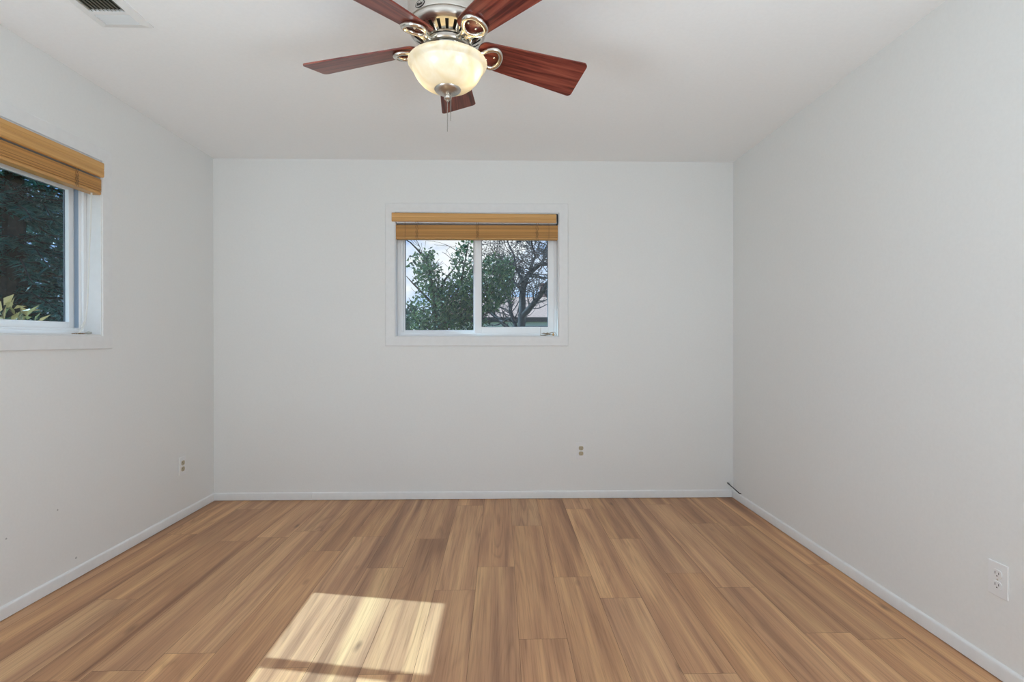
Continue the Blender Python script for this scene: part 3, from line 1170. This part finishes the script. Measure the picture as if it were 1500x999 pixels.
        for s in (-1, 1):
            m_.tube([hub + rr * 0.060 + nn * 0.008 * s, hub + rr * 0.080 + nn * 0.010 * s + Vector((0, 0, -0.006)), B(0.100, 0.010 * s, -0.016), B(0.118, 0.013 * s, -0.014), B(0.130, 0.018 * s, -0.011)],
                    [0.0075, 0.0075, 0.007, 0.0065, 0.0065], 10)
        ir = m_.build('blade_iron', M['chrome'], root, smooth=60)
        ir['label'] = 'polished metal loop bracket holding a blade'
        for (a, b_) in ((0.150, 0.016), (0.150, -0.016), (0.178, 0.0)):
            m_ = MB()
            p = B(a, b_, -0.001)
            m_.sphere((p.x, p.y, p.z), 0.0055, 10, 6, 0.6)
            m_.build('screw', M['chrome'], ir, smooth=60)


make_fan()

# ------------------------------------------------------------------ outdoors
ZG = -0.35
M['grass'] = noisy(pbr('lawn', (0.11, 0.12, 0.07), 0.9), 6, 0.5)
M['bark_bare'] = noisy(pbr('grey_bark', (0.075, 0.070, 0.072), 0.9), 18, 0.45, stretch=(1, 1, 0.3), bump=0.4)
M['bark'] = noisy(pbr('brown_bark', (0.055, 0.042, 0.030), 0.9), 18, 0.4)


def leaf_mat(name, cols, trans=0.35, rough=0.45):
    """two-tone leaf colour by random island, some light passing through"""
    m = bpy.data.materials.new(name)
    m.use_nodes = True
    t = m.node_tree
    b = bsdf(m)
    g = nd(t, 'ShaderNodeNewGeometry')
    rp = ramp(t, [(i / max(1, len(cols) - 1), c) for i, c in enumerate(cols)])
    t.links.new(g.outputs['Random Per Island'], rp.inputs[0])
    t.links.new(rp.outputs[0], b.inputs['Base Color'])
    b.inputs['Roughness'].default_value = rough
    tl = nd(t, 'ShaderNodeBsdfTranslucent')
    t.links.new(rp.outputs[0], tl.inputs[0])
    mx = nd(t, 'ShaderNodeMixShader')
    mx.inputs[0].default_value = trans
    out = t.nodes['Material Output']
    t.links.new(b.outputs[0], mx.inputs[1])
    t.links.new(tl.outputs[0], mx.inputs[2])
    t.links.new(mx.outputs[0], out.inputs[0])
    return m


M['leaf_green'] = leaf_mat('broad_leaf', [(0.025, 0.060, 0.035), (0.060, 0.125, 0.055), (0.16, 0.24, 0.09)])
M['leaf_twig'] = leaf_mat('tiny_leaf', [(0.035, 0.055, 0.055), (0.055, 0.075, 0.06)])
M['needle'] = leaf_mat('needle_spray', [(0.030, 0.105, 0.090), (0.065, 0.190, 0.150), (0.13, 0.29, 0.22)], 0.3)
M['leaf_tan'] = leaf_mat('dry_leaf', [(0.12, 0.15, 0.05), (0.20, 0.19, 0.07), (0.36, 0.25, 0.10), (0.40, 0.28, 0.12)], 0.25)
M['leaf_hedge'] = leaf_mat('hedge_leaf', [(0.025, 0.070, 0.055), (0.05, 0.11, 0.075)], 0.2)

mb = MB()
mb.add([(-60, -20, ZG), (60, -20, ZG), (60, 90, ZG), (-60, 90, ZG)], [(0, 1, 2, 3)])
struct(mb.build('ground', M['grass'], fix=False), 'green lawn outside')


def leaf(mb_, p, d, up, ln, wd, fold=0.25):
    """pointed leaf folded along its midrib"""
    d = d.normalized()
    s = d.cross(up)
    s = s.normalized() if s.length > 1e-4 else d.orthogonal().normalized()
    n = s.cross(d)
    b = len(mb_.v)
    lift = n * (wd * fold)
    for q in (p, p + d * ln * 0.45 + s * wd * 0.5 + lift, p + d * ln, p + d * ln * 0.45 - s * wd * 0.5 + lift, p + d * ln * 0.45):
        mb_.v.append(tuple(q))
    mb_.face((b, b + 1, b + 4))
    mb_.face((b + 1, b + 2, b + 4))
    mb_.face((b, b + 4, b + 3))
    mb_.face((b + 4, b + 2, b + 3))


def rvec(r):
    while True:
        v = Vector((r.uniform(-1, 1), r.uniform(-1, 1), r.uniform(-1, 1)))
        if 0.05 < v.length < 1:
            return v.normalized()


def grow(mb_, r, p, d, ln, rad, depth, tips, bend=0.35, up=0.15, split=(2, 3), minr=0.002):
    """recursive branch as a tapering bent tube; collects twig points"""
    n = 5
    pts, rs = [p.copy()], [rad]
    dd = d.normalized()
    for i in range(n):
        dd = (dd + rvec(r) * bend * 0.5 + Vector((0, 0, up * 0.3))).normalized()
        p = p + dd * ln / n
        pts.append(p.copy())
        rs.append(max(minr, rad * (1 - 0.45 * (i + 1) / n)))
    mb_.tube(pts, rs, 6 if rad > 0.012 else 4)
    if depth <= 2:
        tips.extend((q.copy(), dd.copy()) for q in pts[1:])
    if depth <= 0:
        return
    for k in range(r.randint(*split)):
        i = r.randint(2, n)
        nd_ = (dd * 0.7 + rvec(r) * 0.8).normalized()
        grow(mb_, r, pts[i], nd_, ln * r.uniform(0.55, 0.8), rs[i] * 0.62, depth - 1, tips, bend, up, split, minr)


def pix(x, y, Y):
    """world point at depth Y seen along picture direction (x, y): used to lay out what stands outside"""
    d = Vector(((x - 733) / FPX, 1.0, -(y - 497) / FPX))
    return Vector((d.x * Y, Y, ZC + d.z * Y))


# --- bare tree with a forked, arching trunk (right pane)
def bare_tree():
    r = random.Random(21)
    Y = 8.2
    base = pix(764, 470, Y)
    root = empty('bare_tree', (base.x, Y, ZG))
    tag(root, 'nearly bare tree with arching dark limbs outside the right pane of the back window', 'tree')
    m_ = MB()
    tips = []

    def limb(px, rads, dy):
        pts = [pix(x, y, Y + dy * i / max(1, len(px) - 1)) for i, (x, y) in enumerate(px)]
        out, ro = [], []
        for i in range(len(pts) - 1):
            for q in range(4):
                f = q / 4
                out.append(pts[i].lerp(pts[i + 1], f) + rvec(r) * 0.006)
                ro.append(rads[i] * (1 - f) + rads[i + 1] * f)
        out.append(pts[-1])
        ro.append(rads[-1])
        m_.tube(out, ro, 9)
        return out, ro
    limbs = []
    g = pix(762, 0, Y)
    tb = [Vector((g.x - 0.05, Y, ZG)), Vector((g.x - 0.02, Y, 0.5))]
    m_.tube(tb + [pix(763, 486, Y)], [0.16, 0.10, 0.066], 10)
    limbs.append(limb([(763, 486), (765, 455), (765, 430), (768, 412), (777, 398), (790, 388), (805, 386), (822, 380)], [0.066, 0.058, 0.052, 0.046, 0.040, 0.034, 0.028, 0.018], 0.2))
    limbs.append(limb([(766, 462), (779, 448), (790, 434), (800, 417), (812, 400), (826, 370)], [0.05, 0.045, 0.040, 0.034, 0.028, 0.014], -0.4))
    limbs.append(limb([(766, 425), (756, 417), (745, 410), (735, 398), (728, 380)], [0.03, 0.026, 0.02, 0.014, 0.008], 0.5))
    limbs.append(limb([(756, 486), (753, 470), (748, 458), (746, 436), (742, 420)], [0.035, 0.03, 0.028, 0.024, 0.014], 0.3))
    limbs.append(limb([(748, 484), (735, 472), (724, 461), (708, 452), (690, 447)], [0.034, 0.030, 0.026, 0.020, 0.010], 0.4))
    limbs.append(limb([(776, 394), (784, 375), (779, 358), (776, 340)], [0.024, 0.018, 0.014, 0.008], -0.3))
    limbs.append(limb([(795, 388), (797, 370), (806, 350), (812, 325)], [0.020, 0.016, 0.012, 0.007], 0.3))
    limbs.append(limb([(766, 414), (757, 395), (752, 372), (742, 350), (738, 325)], [0.022, 0.018, 0.014, 0.010, 0.006], 0.2))
    for pts, rs in limbs:
        for i in range(3, len(pts)):
            for k in range(2):
                if rs[i] < 0.05 and r.random() < 0.95:
                    d = (pts[i] - pts[i - 1]).normalized() * 0.4 + rvec(r) + Vector((0, 0, 0.35))
                    grow(m_, r, pts[i], d, r.uniform(0.25, 0.5), min(0.011, rs[i] * 0.5), 2, tips, 0.5, 0.12, (2, 3), 0.0022)
    m_.build('trunk', M['bark_bare'], root, fix=False, smooth=60)
    m_ = MB()
    for p, d in tips:
        if r.random() < 0.5 and p.z > 1.85:
            leaf(m_, p, d + rvec(r), rvec(r), r.uniform(0.020, 0.034), r.uniform(0.012, 0.02))
    m_.build('foliage', M['leaf_twig'], root, fix=False)


bare_tree()


# --- leafy tree (left pane and left half of the right pane)
def leafy_tree():
    r = random.Random(8)
    Y = 6.4
    base = pix(640, 480, Y)
    root = empty('leafy_tree', (base.x, Y, ZG))
    tag(root, 'bushy green leafy tree outside the left pane of the back window', 'tree')
    m_ = MB()
    tips = []
    m_.tube([Vector((base.x, Y, ZG)), Vector((base.x - 0.03, Y, 0.4)), pix(640, 488, Y), pix(636, 440, Y), pix(630, 400, Y), pix(624, 372, Y)], [0.09, 0.075, 0.05, 0.032, 0.018, 0.006], 9)
    for px in ([(640, 475), (660, 450), (675, 415), (684, 370), (690, 330)], [(640, 480), (680, 460), (712, 430), (728, 400), (735, 380)],
               [(638, 450), (620, 430), (605, 415), (596, 405)], [(638, 440), (652, 410), (664, 395), (680, 372)], [(640, 482), (615, 470), (598, 450)],
               [(632, 392), (622, 378), (612, 366), (602, 356), (592, 350)], [(645, 482), (675, 474), (700, 462)]):
        dy = r.uniform(-0.4, 0.5)
        pts = [pix(x, y, Y + dy * i / 4) for i, (x, y) in enumerate(px)]
        m_.tube(pts, [0.02 * (1 - 0.8 * i / (len(pts) - 1)) for i in range(len(pts))], 6)
    m_l = MB()
    # clusters: centre px, radii px, leaves
    cl = [(640, 452, 38, 30, 1000), (662, 440, 28, 34, 1000), (628, 405, 20, 22, 460), (617, 386, 17, 16, 170), (630, 372, 10, 9, 50), (680, 390, 20, 32, 380), (690, 430, 16, 34, 620),
          (720, 400, 20, 26, 620), (735, 420, 18, 24, 480), (712, 440, 22, 18, 480), (690, 470, 24, 14, 260), (610, 470, 14, 12, 120), (645, 478, 34, 16, 450), (742, 395, 12, 20, 200), (690, 345, 16, 18, 120),
          (640, 495, 60, 16, 400)]
    for cx, cy, sx, sy, n in cl:
        for i in range(n):
            a, q = r.uniform(0, 2 * math.pi), math.sqrt(r.random()) * (1 + 0.12 * r.gauss(0, 1))
            p = pix(cx + sx * q * math.cos(a), cy + sy * q * math.sin(a), Y + r.uniform(-0.45, 0.55))
            leaf(m_l, p, rvec(r) + Vector((0, 0, -0.3)), rvec(r) + Vector((0, 0, 0.8)), r.uniform(0.035, 0.066), r.uniform(0.022, 0.038))
        for i in range(n // 60):
            a, q = r.uniform(0, 2 * math.pi), r.random() * 0.7
            p = pix(cx + sx * q * math.cos(a), cy + sy * q * math.sin(a), Y)
            grow(m_, r, p, rvec(r) + Vector((0, 0, 0.4)), 0.28, 0.006, 1, tips, 0.5, 0.1, (1, 2))
    m_.build('trunk', M['bark'], root, fix=False, smooth=60)
    m_l.build('foliage', M['leaf_green'], root, fix=False)


leafy_tree()


# --- neighbour's house beyond the trees
def house():
    Y = 21.0
    x0, x1 = pix(640, 480, Y).x, pix(905, 480, Y).x
    ze = pix(0, 465, Y).z
    zr = pix(0, 435, Y + 4.5).z
    root = empty('neighbor_house', ((x0 + x1) / 2, Y + 4, ZG))
    tag(root, 'low house with pinkish roof and pale green wall beyond the trees', 'house')
    m_ = MB()
    m_.box(x0 + 0.5, x1 - 0.5, Y + 0.15, Y + 8.5, ZG, ze - 0.02)
    m_.build('wall', pbr('green_siding', (0.78, 0.84, 0.70), 0.8), root)
    m_ = MB()
    vs = [(x0, Y, ze), (x1, Y, ze), (x1, Y + 4.5, zr), (x0, Y + 4.5, zr), (x0, Y + 9, ze), (x1, Y + 9, ze)]
    vs += [(x, y, z - 0.14) for x, y, z in vs]
    m_.add(vs, [(0, 1, 2, 3), (3, 2, 5, 4), (6, 9, 8, 7), (9, 10, 11, 8), (0, 6, 7, 1), (4, 5, 11, 10), (0, 3, 9, 6), (3, 4, 10, 9), (1, 7, 8, 2), (2, 8, 11, 5)])
    rm = noisy(pbr('shingle_roof', (0.44, 0.26, 0.20), 0.9), 12, 0.2)
    m_.build('roof', rm, root)
    m_ = MB()
    m_.box(x0, x1, Y - 0.05, Y + 0.02, ze - 0.18, ze + 0.01)
    m_.build('fascia', pbr('dark_fascia', (0.05, 0.045, 0.04), 0.7), root)
    m_ = MB()
    cx = pix(801, 430, Y + 5).x
    m_.box(cx - 0.35, cx + 0.35, Y + 4.6, Y + 5.3, zr - 0.8, pix(0, 418, Y + 5).z)
    m_.box(cx - 0.42, cx + 0.42, Y + 4.53, Y + 5.37, pix(0, 418, Y + 5).z, pix(0, 416, Y + 5).z)
    m_.build('chimney', noisy(pbr('brick_chimney', (0.32, 0.18, 0.15), 0.9), 20, 0.2), root)
    m_ = MB()
    wx = pix(786, 0, Y).x
    m_.box(wx - 0.5, wx + 0.5, Y + 0.11, Y + 0.17, ze - 1.2, ze - 0.35)
    m_.build('window', pbr('dark_pane', (0.03, 0.05, 0.08), 0.1), root)


house()


def bush(name, center, rad, n, mat, label, cat, seed, ln, wd, group=None, down=0.0):
    r = random.Random(seed)
    root = empty(name, (center[0], center[1], ZG))
    tag(root, label, cat, group)
    m_, m_l, tips = MB(), MB(), []
    c = Vector(center)
    for k in range(9):
        d = rvec(r)
        d.z = abs(d.z) * 1.2 + 0.4
        grow(m_, r, Vector((c.x + r.uniform(-.05, .05), c.y + r.uniform(-.05, .05), ZG)), Vector((d.x * rad[0], d.y * rad[1], c.z - ZG)), (c.z - ZG) * 0.55, 0.02, 1, tips, 0.3, 0.1)
    m_.build('stem', M['bark'], root, fix=False)
    for i in range(n):
        v = rvec(r) * (r.random() ** 0.35)
        p = c + Vector((v.x * rad[0], v.y * rad[1], v.z * rad[2]))
        if p.z < ZG:
            p.z = ZG + r.random() * 0.1
        leaf(m_l, p, v + rvec(r) * 0.8 + Vector((0, 0, -down)), Vector((0, 0, 1)) + rvec(r) * 0.6, ln * r.uniform(0.6, 1.2), wd * r.uniform(0.7, 1.2))
    m_l.build('foliage', mat, root, fix=False)
    return root


# far hedge at the lower left of the left pane
pb = pix(596, 458, 13.0)
bush('hedge_shrub', (pb.x, 13.0, 0.75), (0.75, 0.6, 1.25), 2600, M['leaf_hedge'], 'rounded dark green shrub far behind the leafy tree', 'shrub', 31, 0.14, 0.09)


# --- dense evergreen beyond the left window
def evergreen():
    r = random.Random(77)
    bx_, by_ = -5.6, 6.1
    root = empty('evergreen_tree', (bx_, by_, ZG))
    tag(root, 'dense dark evergreen tree outside the left wall window', 'tree')
    m_ = MB()
    m_.tube([(bx_, by_, ZG), (bx_ + 0.03, by_, 1.5), (bx_, by_ + 0.05, 3.2), (bx_ + 0.02, by_, 4.6)], [0.16, 0.13, 0.08, 0.02], 9)
    m_l = MB()
    H = 5.4
    for k in range(330):
        f = r.random() ** 0.8
        z = ZG + 0.25 + f * (H - 0.6)
        rad = 2.0 * (1 - f * 0.72) * r.uniform(0.75, 1.1)
        a = r.uniform(0, 2 * math.pi)
        d = Vector((math.cos(a), math.sin(a), 0))
        pts, rs = [], []
        n = 7
        for i in range(n):
            q = i / (n - 1)
            pts.append(Vector((bx_, by_, z)) + d * rad * q + Vector((0, 0, 0.25 * q - 0.55 * q * q)) + rvec(r) * 0.03)
            rs.append(0.014 * (1 - q) + 0.003)
        m_.tube(pts, rs, 4)
        for i in range(1, n):
            for j in range(22):
                p = pts[i - 1].lerp(pts[i], r.random())
                sd = d.cross(Vector((0, 0, 1))) * r.choice((-1, 1)) * r.uniform(0.4, 1) + d * r.uniform(0.2, 1.0) + Vector((0, 0, r.uniform(-0.7, 0.25)))
                ln = r.uniform(0.08, 0.19)
                leaf(m_l, p, sd, Vector((0, 0, 1)) + rvec(r) * 0.4, ln, ln * 0.15, 0.1)
    m_.build('trunk', M['bark'], root, fix=False)
    m_l.build('foliage', M['needle'], root, fix=False)


evergreen()
bush('hedge_shrub', (-9.2, 9.6, 1.9), (2.6, 2.0, 2.4), 9000, M['leaf_hedge'], 'tall dark hedge shrub behind the evergreen tree', 'shrub', 41, 0.20, 0.11)
bush('hedge_shrub', (-12.8, 5.0, 1.9), (1.6, 1.8, 2.4), 6000, M['leaf_hedge'], 'tall dark hedge shrub left of the evergreen tree', 'shrub', 43, 0.20, 0.11)
# low shrub with dry tan leaves close to the glass
bush('garden_shrub', (-3.15, 3.22, 0.98), (0.46, 0.40, 0.44), 620, M['leaf_tan'], 'low shrub with tan and olive leaves just outside the left wall window', 'shrub', 51, 0.105, 0.042, None, 0.2)
